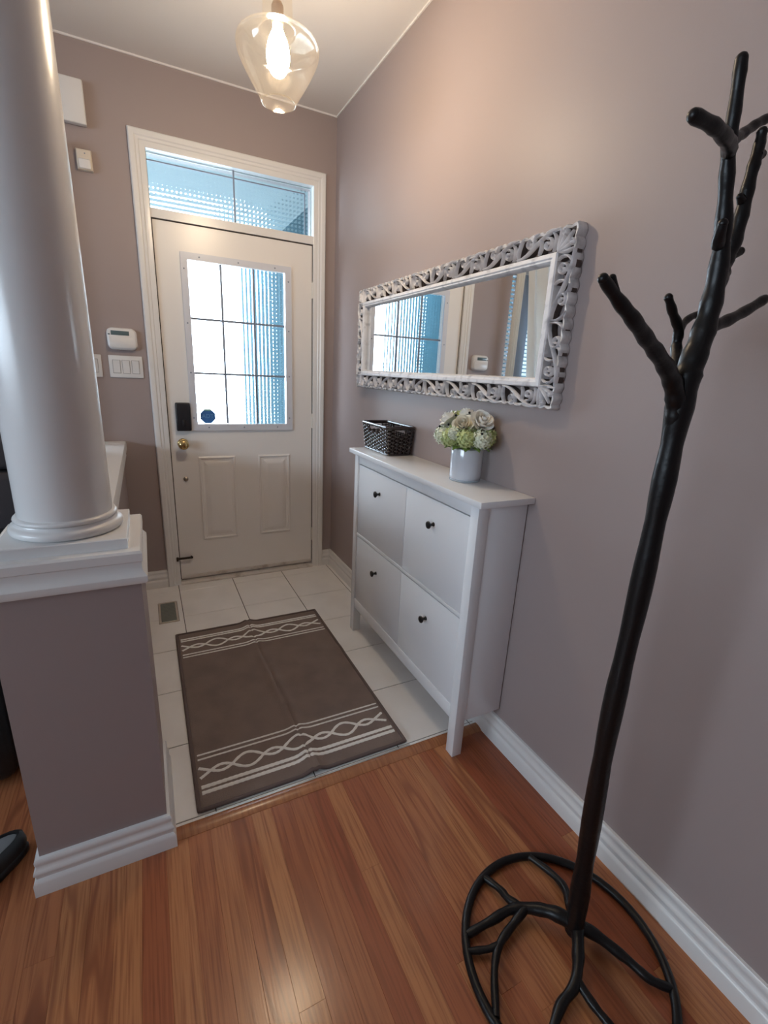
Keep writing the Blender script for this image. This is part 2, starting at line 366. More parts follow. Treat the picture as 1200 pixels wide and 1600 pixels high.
# oak reducer strip between tile and boards
prof = [(-.0, -.01), (0, .004), (.006, .009), (.022, .0095), (.036, .006), (.046, .0012), (.046, -.01)]
struct(obj('trim_3', MB().run(prof, (-1.185, -1.803, 0), (-.0, -1.803, 0), (0, -1, 0), (0, 0, 1)), m_strip), 'rounded oak reducer strip between the tile and the boards')
struct(obj('trim_4', MB().box(-1.08, -.33, -1.803, -1.7965, -.002, .0045), mat('brushed_steel_edge', (.5, .5, .5), .35, metal=1)), 'thin metal edge strip along the oak reducer')

# baseboards
BB = [(0, 0), (.020, 0), (.020, .040), (.0175, .048), (.0125, .053), (.0125, .062), (.0165, .068), (.0165, .074), (.0125, .080), (.0095, .086), (.0095, .094), (.0115, .098), (.0115, .108), (.008, .113), (0, .114)]
struct(obj('baseboard_right', MB().run(BB, (0, 0, 0), (0, YB, 0), (-1, 0, 0), (0, 0, 1), (1, 0)), m_trim), 'white moulded baseboard along the right wall')
o = struct(obj('baseboard_front', MB().run(BB, (-.070, 0, 0), (0, 0, 0), (0, -1, 0), (0, 0, 1), (0, 0), (-1, 0)).run(BB, (-1.275, 0, 0), (-1.102, 0, 0), (0, -1, 0), (0, 0, 1)).run(BB, (XL, 0, 0), (-1.40, 0, 0), (0, -1, 0), (0, 0, 1)), m_trim), 'white baseboard on both sides of the door casing')
# half wall with square pier
PX, PY, PH = -1.3365, -1.6915, .1535
hw = struct(obj('wall_half', MB().box(PX-PH, PX+PH, PY-PH, PY+PH, 0, .862).box(-1.40, -1.275, PY+PH, 0, 0, .866), m_wall, smooth=0), 'taupe half wall ending in a square pier under the column')
bl = MB()
x0, x1, y0, y1 = PX-PH, PX+PH, PY-PH, PY+PH
bl.run(BB, (x0, y0, 0), (x1, y0, 0), (0, -1, 0), (0, 0, 1), (-1, 0), (1, 0)); bl.run(BB, (x1, y0, 0), (x1, y1, 0), (1, 0, 0), (0, 0, 1), (-1, 0), (0, 0))
bl.run(BB, (x0, y1, 0), (x0, y0, 0), (-1, 0, 0), (0, 0, 1), (0, 0), (1, 0))
struct(obj('baseboard_left', bl, m_trim), 'white moulded baseboard wrapped around the foot of the pier')
cap = MB().square([(PH, .858), (PH+.013, .860), (PH+.016, .866), (PH+.016, .879), (PH+.013, .884), (PH+.008, .890), (PH+.005, .902), (PH+.006, .914), (PH+.009, .917), (PH+.009, .937), (PH+.005, .943)], PX, PY)
struct(obj('trim_5', cap, m_trim, smooth=.5), 'stepped white cap moulding on top of the pier')
cp = [(0, .846), (.012, .848), (.016, .856), (.013, .868), (.010, .88), (.018, .886), (.022, .893), (.022, .925), (.018, .937)]
cw = MB(); cw.loft([[(-1.40-a, y, z) for a, z in reversed(cp)]+[(-1.275+a, y, z) for a, z in cp] for y in (PY+PH+.002, 0)])
struct(obj('trim_6', cw, m_trim, smooth=.5), 'long white ledge cap on the half wall behind the column')

# column standing on the pier
col = thing('column', 'round white column with ringed base standing on the pier', 'column', (PX, PY, .943))
obj('plinth', MB().square([(.133, .943), (.133, .967), (.131, .969)], PX, PY), m_col, col, smooth=.5)
tor = [(.10, .969)]+[(.112+.011*math.cos(t), .9805+.0115*math.sin(t)) for t in [(-.5+i/8)*PI for i in range(9)]]+[(.110, .994), (.108, 1.0)]+[(.105+.006*math.cos(t), 1.006+.006*math.sin(t)) for t in [(-.5+i/6)*PI for i in range(7)]]+[(.102, 1.013)]
obj('base_ring', MB().lathe(tor, (PX, PY, 0), n=56), m_col, col)
shp = [(.101, 1.0)]+[(.101-.004*max(0, (z-1.4)/1.2), z) for z in (1.4, 1.8, 2.2, 2.5, 2.62)]
obj('shaft', MB().lathe(shp, (PX, PY, 0), n=64), m_col, col)
obj('capital', MB().lathe([(.098, 2.62), (.11, 2.63), (.112, 2.64), (.104, 2.65), (.104, 2.69), (.125, 2.71), (.13, 2.73)], (PX, PY, 0), n=48).square([(.135, 2.73), (.135, 2.788)], PX, PY), m_col, col)

# ------------------------------------------------------------------ entrance door
DX0, DX1 = -1.021, -.148
door = sempty('door_1', (-.585, .02, .03), 'white entrance door with nine-pane patterned window')
slab = MB().plate(DX0, DX1, .036, 2.099, [(-.867, -.315, 1.028, 1.932)], .004, .046)
obj('slab', slab, m_door, door, smooth=0)
for (a, b) in ((-.872, -.652), (-.508, -.298)):
    obj('panel', MB().nested(a, b, .288, .832, [(0, .006), (0, .001), (.006, -.003), (.012, -.003), (.017, .0035), (.030, .0035), (.036, .001), (.058, -.005), (.060, -.005)]), m_door, door, smooth=.35)
# plastic lite frame
lf = MB().plate(-.898, -.281, .994, 1.963, [(-.862, -.320, 1.033, 1.927)], -.010, .004)
fr = obj('lite_frame', lf, m_lite, door, smooth=0)
inn = MB()
for sx in (-.882, -.300):
    for z in (1.07, 1.33, 1.60, 1.88): inn.lathe([(.0045, .0), (.0045, .0015), (.002, .0025)], (sx, -.0095, z), '-y', 8)
for z in (1.013, 1.945):
    for x in (-.80, -.59, -.38): inn.lathe([(.0045, .0), (.0045, .0015), (.002, .0025)], (x, -.0095, z), '-y', 8)
o = obj('screw', inn, m_mull, fr); o['kind'] = 'stuff'
xs = [-.862, -.686, -.503, -.320]; zs = [1.033, 1.328, 1.628, 1.927]
for i in range(3):
    for j in range(3):
        obj('pane', MB().box(xs[i]+.0005, xs[i+1]-.0005, .020, .024, zs[j]+.0005, zs[j+1]-.0005), m_pane, door, smooth=0, at=((xs[i]+xs[i+1])/2, .022, (zs[j]+zs[j+1])/2))
for x in xs[1:3]: obj('muntin', MB().box(x-.006, x+.006, .010, .0195, 1.033, 1.927), m_mull, door)
for z in zs[1:3]: obj('muntin', MB().box(-.862, -.320, .011, .0195, z-.006, z+.006), m_mull, door)
# octagonal sticker on the lowest left pane
sx, sz = -.800, 1.077; st = MB()
oc = lambda r, y: [(sx+r*math.cos(PI/8+k*PI/4), y, sz+r*math.sin(PI/8+k*PI/4)) for k in range(8)]
st.loft([oc(.046, .0195), oc(.046, .0175), oc(.045, .017)])
stk = obj('sticker', st, m_stick, door, smooth=0)
stk['label'] = 'blue octagonal security sticker with pale lettering'
cu = bpy.data.curves.new('lettering', 'FONT'); cu.body = 'ADT'; cu.size = .034; cu.align_x = 'CENTER'; cu.align_y = 'CENTER'; cu.extrude = .0004
to = bpy.data.objects.new('lettering', cu); COL.objects.link(to)
dg = bpy.context.evaluated_depsgraph_get(); me = bpy.data.meshes.new_from_object(to.evaluated_get(dg)); bpy.data.objects.remove(to)
lm = MB().add([(sx+v.co.x, .0166-v.co.z*1.0, sz+v.co.y) for v in me.vertices], [tuple(p.vertices) for p in me.polygons])
obj('lettering', lm, m_stick2, stk, smooth=0)
obj('sticker_band', MB().box(sx-.020, sx+.020, .0162, .0172, sz+.033, sz+.041), m_stick3, stk)
# hardware
kb = obj('door_knob', MB().lathe([(.030, 0), (.031, .004), (.027, .010), (.014, .014), (.012, .030), (.018, .036), (.0275, .046), (.030, .056), (.027, .066), (.018, .072), (.006, .074)], (-.953, .004, .916), '-y', 32), m_brass, door)
kb['label'] = 'round polished brass door knob'
lk = obj('keypad_lock', MB().rbox(-.981, -.902, -.026, .004, .994, 1.158, .006, 3), m_lock, door); lk['label'] = 'black rectangular lock box'
obj('turn_piece', MB().rbox(-.948, -.935, -.034, -.024, 1.02, 1.06, .003), m_lock, lk)
obj('deadbolt', MB().lathe([(.014, 0), (.014, .004), (.009, .007), (.007, .014), (.004, .016)], (-.951, .004, .697), '-y', 20), mat('dull_nickel', (.35, .30, .25), .3, metal=1), door)
lt = obj('bottom_latch', MB().rbox(-1.042, -.945, -.022, -.012, .176, .190, .003).rbox(-1.044, -1.030, -.026, -.010, .168, .194, .003).box(-.958, -.95, -.012, .004, .178, .188).lathe([(.004, 0), (.004, .005)], (-.96, -.022, .183), '-y', 8), m_bronze, door)
lt['label'] = 'dark bronze slide latch'
for z in (1.85, 1.05, .25):
    h = obj('hinge', MB().lathe([(.006, z-.045), (.006, z+.045)], (-.1435, -.006, 0), 'z', 12).box(-.150, -.1435, -.003, .0045, z-.045, z+.045).lathe([(.004, z+.045), (.0065, z+.047), (.004, z+.052)], (-.1435, -.006, 0), 'z', 10), m_hinge, door)
obj('door_sweep', MB().rbox(DX0, DX1, -.006, .01, .036, .056, .003), m_dirty, door)
# frame of the door: jambs, head, sill and moulded casing
jm = MB().box(-1.042, -1.0265, -.001, .058, 0, 2.425).box(-.1425, -.128, -.001, .058, 0, 2.425).box(-1.0265, -.1425, -.001, .058, 2.412, 2.425).box(-1.0265, -.1425, -.003, .10, 2.106, 2.150)
jm.box(-1.0265, -1.012, .047, .12, 0, 2.106).box(-.157, -.1425, .047, .12, 0, 2.106).box(-1.0265, -.1425, .047, .10, 2.09, 2.106)
tr7 = struct(obj('trim_7', jm, m_trim, smooth=0), 'white door jamb with bar below the transom')
obj('weatherstrip', MB().box(-1.0262, -1.0215, .006, .045, .03, 2.105).box(-.1475, -.1428, .006, .045, .03, 2.105).box(-1.0262, -.1428, .006, .045, 2.1, 2.1055), m_seal, tr7, smooth=0)
CS = [(0, 0), (.011, 0), (.013, .004), (.013, .026), (.0165, .031), (.0165, .042), (.021, .048), (.022, .056), (.022, .069), (.017, .074), (.004, .076), (0, .076)]
csg = MB()
csg.run(CS, (-1.0265, 0, 0), (-1.0265, 0, 2.411), (0, -1, 0), (-1, 0, 0), (0, 0), (0, 1)); csg.run(CS, (-.1425, 0, 0), (-.1425, 0, 2.411), (0, -1, 0), (1, 0, 0), (0, 0), (0, 1))
csg.run(CS, (-1.0265, 0, 2.411), (-.1425, 0, 2.411), (0, -1, 0), (0, 0, 1), (0, -1), (0, 1))
struct(obj('trim_8', csg, m_trim, smooth=.5), 'white moulded casing around door and transom')
sl = MB().run([(0, 0), (.034, 0), (.034, .008), (.026, .018), (.008, .024), (0, .026)], (-1.0265, 0.012, 0), (-.1425, 0.012, 0), (0, -1, 0), (0, 0, 1)).box(-1.0265, -.1425, .012, .14, -.01, .030)
struct(obj('trim_9', sl, m_dirty, smooth=.5), 'worn white threshold below the door')
# transom
tw = sempty('window_1', (-.585, .03, 2.15), 'transom of small-square patterned glass above the door')
for (a, b) in ((-1.0262, -.594), (-.590, -.1428)):
    obj('pane', MB().box(a, b, .036, .040, 2.1505, 2.4115), m_pane2, tw, smooth=0, at=((a+b)/2, .038, 2.28))
obj('muntin', MB().box(-.596, -.588, .026, .0355, 2.151, 2.41), m_mull, tw)
obj('muntin', MB().box(-1.026, -.186, .0275, .0355, 2.370, 2.3755), m_mull, tw)
obj('muntin', MB().box(-.189, -.1835, .0275, .0355, 2.151, 2.373), m_mull, tw)
obj('stop_bead', MB().plate(-1.026, -.143, 2.151, 2.411, [(-1.022, -.147, 2.155, 2.407)], .041, .047), m_trim, tw)

# living-room window on the same wall (seen in the mirror)
wn = sempty('window_2', (-2.1, .05, .88), 'living-room window with white blinds, seen in the mirror')
obj('window_frame', MB().plate(-2.75, -1.455, .88, 2.2, [(-2.70, -1.505, .93, 2.15)], .06, .12), m_trim, wn, smooth=0)
obj('mullion', MB().box(-1.66, -1.575, .0, .12, .93, 2.15), m_mull, wn)
obj('pane', MB().box(-2.70, -1.505, .088, .092, .93, 2.15), m_clear, wn, smooth=0)
obj('window_sill', MB().rbox(-2.80, -1.43, -.04, .06, .845, .88, .008), m_trim, wn)
sd = None
for k in range(40):
    z = .945+k*.030; t = 1.0
    if sd is None:
        c, s_ = math.cos(t)*.0125, math.sin(t)*.0125
        mb = MB().loft([[(x, .035-c, z-s_), (x, .035, z+.001), (x, .035+c, z+s_), (x, .035, z-.0005)] for x in (-2.69, -1.665)]).loft([[(x, .035-c, z-s_), (x, .035, z+.001), (x, .035+c, z+s_), (x, .035, z-.0005)] for x in (-1.57, -1.465)])
        o = obj('blind_slat', mb, m_blind, wn); o0 = o; sd = o.data
    else:
        o = o0.copy(); COL.objects.link(o); o.parent = wn; o.location = o0.location+Vector((0, 0, k*.030))
def curtain(name, label, top, bot, folds, amp, y0):
    mb = MB(); nz, nx = 26, folds*8; P = []
    for i in range(nz+1):
        t = i/nz; z = 2.296-(2.296-.06)*t
        e0 = top[0]+(bot[0]-top[0])*t; e1 = top[1]+(bot[1]-top[1])*t if len(bot) == 2 else top[1]+(bot[1]-top[1])*min(1, t/.55)**.9
        row = []
        for j in range(nx+1):
            u = j/nx; row.append((e0+(e1-e0)*u, y0+amp*math.sin(2*PI*folds*u+.5*math.sin(4*t)), z))
        P.append(row)
    for sgn in (0, 1): pass
    n = nx+1; vs = [p for r in P for p in r]; m_ = len(vs); vs2 = [(x, y-.003, z) for x, y, z in vs]
    fs = [(i*n+j, i*n+j+1, (i+1)*n+j+1, (i+1)*n+j) for i in range(nz) for j in range(nx)]
    mb.add(vs, fs); mb.add(vs2, fs)
    c = thing(name, label, 'curtain', (0, y0, .06))
    obj('panel_cloth', mb, m_curt, c); return c
ca = curtain('curtain', 'narrow straight white curtain beside the living-room window, seen in the mirror', (-1.432, -1.502), (-1.432, -1.502), 3, .012, -.075)
cb = curtain('curtain', 'wide white curtain drawn aside at the living-room window, seen in the mirror', (-2.72, -1.515), (-2.72, -1.70, 1), 9, .025, -.075)
rod = thing('curtain_rod', 'thin rod carrying the white living-room curtains', 'curtain rod', (-2.1, -.075, 2.335))
obj('rod', MB().tube([(-2.9, -.075, 2.335), (-1.42, -.075, 2.335)], .010), m_mull, rod)
for x in (-2.92, -1.40): obj('finial', MB().lathe([(.01, -.02), (.02, -.01), (.022, 0), (.018, .012), (.004, .02)], (x, -.075, 2.335), 'z', 16), m_mull, rod)
for x in (-2.6, -1.44): obj('bracket', MB().box(x-.008, x+.008, -.07, 0, 2.31, 2.325), m_mull, rod)
# unseen side window, added and shaped to give soft light from the left
pw = sempty('window_3_added', (XL, -3.0, 1.3), 'unseen wide side window added for soft light from the left')
obj('window_frame', swap(MB().plate(-4.4, -1.6, 1.3, 1.95, [(-4.37, -3.02, 1.33, 1.92), (-2.98, -1.63, 1.33, 1.92)], XL-.05, XL-.11)), m_trim, pw, smooth=0)
for a in (-4.37, -2.98): obj('pane', MB().box(XL-.082, XL-.078, a, a+1.35, 1.33, 1.92), m_clear, pw, smooth=0)

# outdoors beyond the glass
struct(obj('ground', MB().box(-9, 7, -16, 14, -.30, -.20), m_pave, smooth=0), 'concrete paving outdoors')
struct(obj('wall_outside_right', MB().box(.16, 1.2, .16, 4.2, -.2, 3.0), m_ext, smooth=0), 'blue-grey garage side wall outside the door')
struct(obj('wall_outside_left', MB().box(-3.2, -2.15, 1.5, 3.6, -.2, 3.0), m_ext, smooth=0), 'blue-grey wall of a house wing outside')
struct(obj('ceiling_porch', MB().box(-2.2, .16, .16, 2.3, 2.62, 2.72), m_soffit, smooth=0), 'pale porch soffit outside the transom')

# ------------------------------------------------------------------ things on the door wall
def wallbox(name, label, cat, x0, x1, z0, z1, d, m, r=.006):
    o = obj(name, MB().rbox(x0, x1, -d, 0, z0, z1, r, 3), m, at=((x0+x1)/2, 0, z0)); return tag(o, label, cat)
ch = thing('door_chime', 'large white box high on the wall beside the column', 'box', (-1.325, 0, 2.43))
obj('cover', MB().rbox(-1.378, -1.270, -.042, -.006, 2.436, 2.614, .006, 3), m_plast, ch); obj('backplate', MB().box(-1.372, -1.276, -.006, 0, 2.442, 2.608), m_plast, ch)
ms = thing('motion_sensor', 'small cream sensor below the large white wall box', 'sensor', (-1.30, 0, 2.25))
obj('housing', MB().loft([[(-1.330+i, y, 2.253+i), (-1.265-i, y, 2.253+i), (-1.265-i, y, 2.340-i), (-1.330+i, y, 2.340-i)] for i, y in ((0, 0), (0, -.022), (.004, -.028), (.006, -.029))]), m_sens, ms)
obj('lens', MB().rbox(-1.322, -1.273, -.034, -.028, 2.258, 2.298, .005), m_plast, ms); obj('indicator', MB().lathe([(.003, 0), (.003, .002)], (-1.293, -.028, 2.322), '-y', 10), m_mull, ms)
ap = thing('alarm_keypad', 'white alarm keypad with a grey display above the light switches', 'keypad', (-1.217, 0, 1.432))
pk = MB()
def rrect(x0, x1, z0, z1, r, y, n=6):
    P = []
    for cx, cz, a0 in ((x1-r, z1-r, 0), (x0+r, z1-r, PI/2), (x0+r, z0+r, PI), (x1-r, z0+r, 1.5*PI)):
        P += [(cx+r*math.cos(a0+PI/2*k/n), y, cz+r*math.sin(a0+PI/2*k/n)) for k in range(n+1)]
    return P
pk.loft([rrect(-1.289, -1.146, 1.434, 1.545, .028, 0), rrect(-1.289, -1.146, 1.434, 1.545, .028, -.018), rrect(-1.286, -1.149, 1.437, 1.542, .026, -.025), rrect(-1.280, -1.155, 1.442, 1.537, .022, -.028)])
obj('housing', pk, m_plast, ap); obj('display', MB().rbox(-1.268, -1.182, -.0295, -.026, 1.508, 1.530, .001), m_lcd, ap)
obj('flip_cover', MB().loft([rrect(-1.282, -1.153, 1.442, 1.500, .016, -.024), rrect(-1.282, -1.153, 1.442, 1.500, .016, -.031), rrect(-1.279, -1.156, 1.445, 1.497, .014, -.033)]), m_plast, ap)
obj('status_light', MB().rbox(-1.283, -1.273, -.0290, -.025, 1.508, 1.514, .001), m_lcd, ap)
def switch(name, label, x0, x1, n):
    t = thing(name, label, 'light switch', ((x0+x1)/2, 0, 1.288))
    obj('cover_plate', MB().rbox(x0, x1, -.007, 0, 1.288, 1.404, .003, 3), m_plast, t)
    w = (x1-x0)/n if n > 1 else x1-x0
    for k in range(n):
        c = x0+(x1-x0)*(k+.5)/n if n == 1 else (x0+x1)/2+(k-(n-1)/2)*.046
        mb = MB().loft([[(c+sx*.0165, y, 1.346+sz*.033) for sx, sz in ((-1,-1),(1,-1),(1,1),(-1,1))] for y in (-.005,)]+[[(c-.0165, -.008, 1.313), (c+.0165, -.008, 1.313), (c+.0165, -.0125, 1.379), (c-.0165, -.0125, 1.379)]])
        obj('rocker_gap', MB().box(c-.0190, c+.0190, -.0078, -.0068, 1.346-.0355, 1.346+.0355), m_gapg, t, smooth=0)
        obj('rocker', mb, m_plast, t, smooth=0)
    return t
switch('light_switch', 'triple white rocker switch plate below the alarm keypad', -1.294, -1.130, 3)
switch('light_switch', 'single white switch plate half hidden by the column', -1.398, -1.328, 1)

# ------------------------------------------------------------------ pendant
QX, QY = -.657, -1.213
pd = thing('pendant_lamp', 'clear glass pendant lamp with a glowing filament bulb', 'lamp', (QX, QY, 2.215))
shp = [(.054, 2.215), (.057, 2.218), (.066, 2.235), (.085, 2.265), (.104, 2.296), (.120, 2.325), (.130, 2.350), (.131, 2.366), (.124, 2.380), (.106, 2.391), (.082, 2.398), (.058, 2.403), (.050, 2.412), (.047, 2.44), (.045, 2.50), (.045, 2.585)]
shp = [(a.x, a.z) for a in smooth_path([(r, 0, z) for r, z in shp], 3)]
sg = MB().lathe(shp, (QX, QY, 0), n=64, caps=False)
obj('shade', sg, m_shade, pd, smooth=1.5)
obj('rim', MB().ring([(QX+.0548*math.cos(2*PI*k/48), QY+.0548*math.sin(2*PI*k/48), 2.216) for k in range(48)], .0022, 8), m_shade, pd)
bb = [(.004, 2.286), (.014, 2.289), (.025, 2.299), (.033, 2.316), (.0365, 2.338), (.035, 2.360), (.028, 2.384), (.019, 2.403), (.0138, 2.416)]
obj('bulb', MB().lathe([(a.x, a.z) for a in smooth_path([(r, 0, z) for r, z in bb], 3)], (QX, QY, 0), n=28), m_bulb, pd, smooth=1.5)
obj('socket', MB().lathe([(.0145, 2.416), (.017, 2.419), (.019, 2.43), (.019, 2.468), (.014, 2.478), (.006, 2.482)], (QX, QY, 0), n=24), m_holder, pd)
obj('neck_cap', MB().lathe([(.045, 2.583), (.047, 2.586), (.047, 2.60), (.042, 2.62), (.02, 2.635), (.006, 2.65)], (QX, QY, 0), n=32), m_holder, pd)
obj('cord', MB().tube([(QX, QY, 2.468), (QX, QY, 2.77)], .0032, 8), m_cord, pd)
obj('canopy', MB().lathe([(.006, 2.745), (.03, 2.752), (.055, 2.766), (.06, 2.788)], (QX, QY, 0), n=32), m_holder, pd)

# ------------------------------------------------------------------ floor register
rg = thing('floor_register', 'grey metal floor vent set in the tile beside the door', 'vent', (-1.12, -.36, 0))
obj('frame', MB().plate(-1.170, -1.070, -.488, -.237, [(-1.160, -1.080, -.478, -.247)], 0, .003), m_vent, rg)
rg.children[0].data.transform(Matrix(((1,0,0,0),(0,0,1,0),(0,1,0,0),(0,0,0,1)))) if False else None
for c in list(rg.children): bpy.data.objects.remove(c)
v = MB().plate(-1.170, -1.070, -.488, -.237, [(-1.159, -1.081, -.477, -.248)], -.008, .003)
obj('frame', MB().add([(x, z, y) for x, y, z in v.v], v.f), m_vent, rg, smooth=0)
obj('duct', MB().box(-1.159, -1.081, -.477, -.248, -.0108, -.009), m_ventd, rg)
s0 = None
for k in range(13):
    y = -.4675+k*.0175
    if s0 is None:
        s0 = obj('louver', MB().loft([[(x, y-.006, -.006), (x, y-.005, -.007), (x, y+.006, .0015), (x, y+.005, .0025)] for x in (-1.158, -1.082)]), m_louv, rg, smooth=0)
    else:
        o = s0.copy(); COL.objects.link(o); o.parent = rg; o.location = s0.location+Vector((0, k*.0175, 0))

# ------------------------------------------------------------------ cabinet
CY0, CY1 = -1.915, -.905; CXF = -.212
cab = thing('shoe_cabinet', 'narrow white four-door shoe cabinet under the mirror', 'cabinet', (-.11, -1.41, 0))
obj('top', MB().rbox(-.226, -.001, -1.940, -.858, .988, 1.010, .0025), m_cab, cab)
LW = .042
for (a, b) in ((CY0, CY0+LW), (CY1-LW, CY1)): obj('leg', MB().rbox(CXF, CXF+.042, a, b, 0, .988, .0018), m_cab, cab)
for (a, b) in ((CY0+.003, CY0+.021), (CY1-.021, CY1-.003)): obj('side_panel', MB().rbox(CXF+.042, -.004, a, b, .150, .988, .0015), m_cab, cab)
obj('top_rail', MB().rbox(CXF+.003, CXF+.021, CY0+LW, CY1-LW, .946, .988, .001), m_cab, cab)
obj('middle_rail', MB().rbox(CXF+.003, CXF+.021, CY0+LW, CY1-LW, .567, .582, .001), m_cab, cab)
obj('bottom_rail', MB().rbox(CXF+.002, CXF+.021, CY0+LW, CY1-LW, .150, .203, .001), m_cab, cab)
CM = (CY0+CY1)/2-.028
CM = -1.437
obj('divider', MB().rbox(CXF+.0195, CXF+.024, CM-.008, CM+.008, .203, .946, .001), m_cab, cab)
obj('back_panel', MB().box(-.010, -.0045, CY0+.021, CY1-.021, .152, .988), m_cab, cab); obj('bottom_panel', MB().box(CXF+.021, -.010, CY0+.021, CY1-.021, .152, .166), m_cab, cab)
obj('dark_interior', MB().box(CXF+.026, CXF+.030, CY0+.022, CY1-.022, .204, .987), m_seal, cab)
for (a, b) in ((CY0+LW+.0015, CM-.0013), (CM+.0013, CY1-LW-.0015)):
    for (c, d) in ((.2045, .5655), (.5835, .9435)):
        dr = obj('door', MB().rbox(CXF+.0045, CXF+.0215, a, b, c, d-.0025, .0012), m_cab, cab)
        ky, kz = (a+b)/2, c+(d-c)*.70
        kz = .848 if c > .5 else .453
        obj('knob', MB().lathe([(.0085, 0), (.0075, .002), (.0055, .006), (.0055, .013), (.009, .017), (.0135, .020), (.0150, .023), (.0135, .027), (.007, .0295)], (CXF+.0045, ky, kz), '-x', 24), m_black, dr)

# ------------------------------------------------------------------ vase with flowers
VX, VY = -.078, -1.645
vs = thing('vase', 'white cylindrical vase standing on the cabinet top', 'vase', (VX, VY, 1.010))
obj('body', MB().lathe([(.054, 1.016), (.0575, 1.020), (.059, 1.03), (.0595, 1.128), (.0585, 1.131), (.0565, 1.130), (.056, 1.10), (.056, 1.03), (.02, 1.025)], (VX, VY, 0), n=48), m_vase, vs)
obj('foot', MB().lathe([(.050, 1.010), (.0575, 1.011), (.0585, 1.014), (.056, 1.0165)], (VX, VY, 0), n=48), mat('clear_glass_foot', (.45, .52, .58), .05), vs)
def rose(c, ax, R, m, seed):
    rr = random.Random(seed); mb = MB(); ax = Vector(ax).normalized(); a = ax.orthogonal().normalized(); b = ax.cross(a); c = Vector(c)
    for layer, (k, rad, hh, lip, dth) in enumerate(((3, .22, 1.10, .02, 1.5), (4, .42, 1.06, .06, 1.25), (5, .66, .98, .14, 1.0), (6, .90, .80, .24, .85))):
        for q in range(k):
            th = 2*PI*q/k+layer*.8+rr.uniform(-.12, .12); g = []; hq = hh*rr.uniform(.94, 1.06)
            for i in range(6):
                u = i/5
                for j in range(7):
                    w = j/3-1; an = th+w*dth*(.75+.25*math.sin(PI*min(1, u*.9)))
                    rho = R*(.12+(rad-.12)*math.sin(min(1, u*1.15)*PI/2)+lip*u**3*(1-.6*w*w))*(1+.05*w)
                    h = R*(-.55+hq*1.25*u-.22*w*w*u*u-lip*.7*u**4)
                    g.append(c+(a*math.cos(an)+b*math.sin(an))*rho+ax*h)
            mb.add(g, [(i*7+j, i*7+j+1, (i+1)*7+j+1, (i+1)*7+j) for i in range(5) for j in range(6)])
    return mb
FC = Vector((VX, VY, 1.184)); RND = random.Random(5)
bq = thing('flower_bouquet', 'bouquet of white roses and green hydrangea in the white vase', 'flowers', (VX, VY, 1.10))
# camera-side direction of the bouquet is (-.6,-.8)
roses = [((-.052, -.030, .035), (-.6, -.5, .6), .036, m_petal2), ((-.060, .048, .046), (-.6, .35, .75), .036, m_petal), ((.002, -.062, .050), (-.1, -.75, .7), .040, m_petal),
         ((-.005, .022, .062), (-.1, .1, 1), .035, m_petal), ((.035, .060, .035), (.3, .6, .6), .034, m_petal), ((.045, -.010, .045), (.5, -.1, .8), .034, m_petal2)]
for i, (p, ax, R, m) in enumerate(roses): obj('rose', rose(FC+Vector(p), ax, R, m, i), m, bq, smooth=1.2)
def hydrangea(c, R, n, seed):
    rr = random.Random(seed); mb = MB().lathe([(R*.9*math.sin(PI*i/8)+1e-5, -R*.9*math.cos(PI*i/8)) for i in range(9)], c, 'z', 14)
    for k in range(n):
        z = 1-2*(k+.5)/n; t = k*2.39996; s = math.sqrt(1-z*z); d = Vector((s*math.cos(t), s*math.sin(t), z)); p = Vector(c)+d*R*rr.uniform(.85, 1.1)
        a = d.orthogonal().normalized(); b = d.cross(a); r = .0125*rr.uniform(.8, 1.2)
        vs_ = [p]; fs = []; ph = rr.uniform(0, 6)
        for q in range(8):
            e = ph+q*PI/4; rad = r*(1.0 if q % 2 == 0 else .45); vs_.append(p+(a*math.cos(e)+b*math.sin(e))*rad+d*(.003 if q % 2 == 0 else .0005))
        for q in range(8): fs.append((0, 1+q, 1+(q+1) % 8))
        mb.add(vs_, fs)
    return mb
hyd = [((-.075, .052, -.012), .033, m_green2), ((-.074, .008, -.014), .034, m_green), ((-.050, -.052, -.010), .036, m_green), ((-.006, -.084, -.010), .034, m_green2), ((-.022, .055, .045), .030, m_green), ((.02, -.078, -.005), .032, m_green), ((.05, .04, -.01), .04, m_green2), ((.0, .085, -.005), .035, m_green), ((.055, -.03, -.01), .035, m_green), ((-.078, -.022, .004), .022, m_green2)]
for i, (p, R, m) in enumerate(hyd): obj('hydrangea', hydrangea(FC+Vector(p), R, 60, i), m, bq, smooth=0)
for i in range(11):
    t = 2*PI*i/11; d = Vector((math.cos(t), math.sin(t), 0)); s = Vector((-d.y, d.x, 0)); c = Vector((VX, VY, 1.140)); mb = MB()
    P = [(c+d*(.045+.045*u)+s*w*.015*math.sin(PI*min(1, .15+u*.85))+Vector((0, 0, .012*math.sin(2.4*u)-.016*u-.004*abs(w)))) for u in (0, .25, .5, .75, 1) for w in (-1, 0, 1)]
    mb.add(P, [(i_*3+j, i_*3+j+1, i_*3+j+4, i_*3+j+3) for i_ in range(4) for j in range(2)]); obj('leaf', mb, m_leaf, bq)
for i, p in enumerate([(-.075, .028, .030), (-.064, .004, .066), (-.062, -.050, .026), (-.036, -.072, .010), (-.06, -.062, .000), (-.030, -.030, .078), (-.092, .060, .020), (-.070, -.038, -.004), (-.02, -.1, .012)]):
    obj('berry', MB().lathe([(.001, -.0045), (.0035, -.003), (.0045, 0), (.0035, .003), (.001, .0045)], FC+Vector(p), 'z', 8), m_berry, bq)

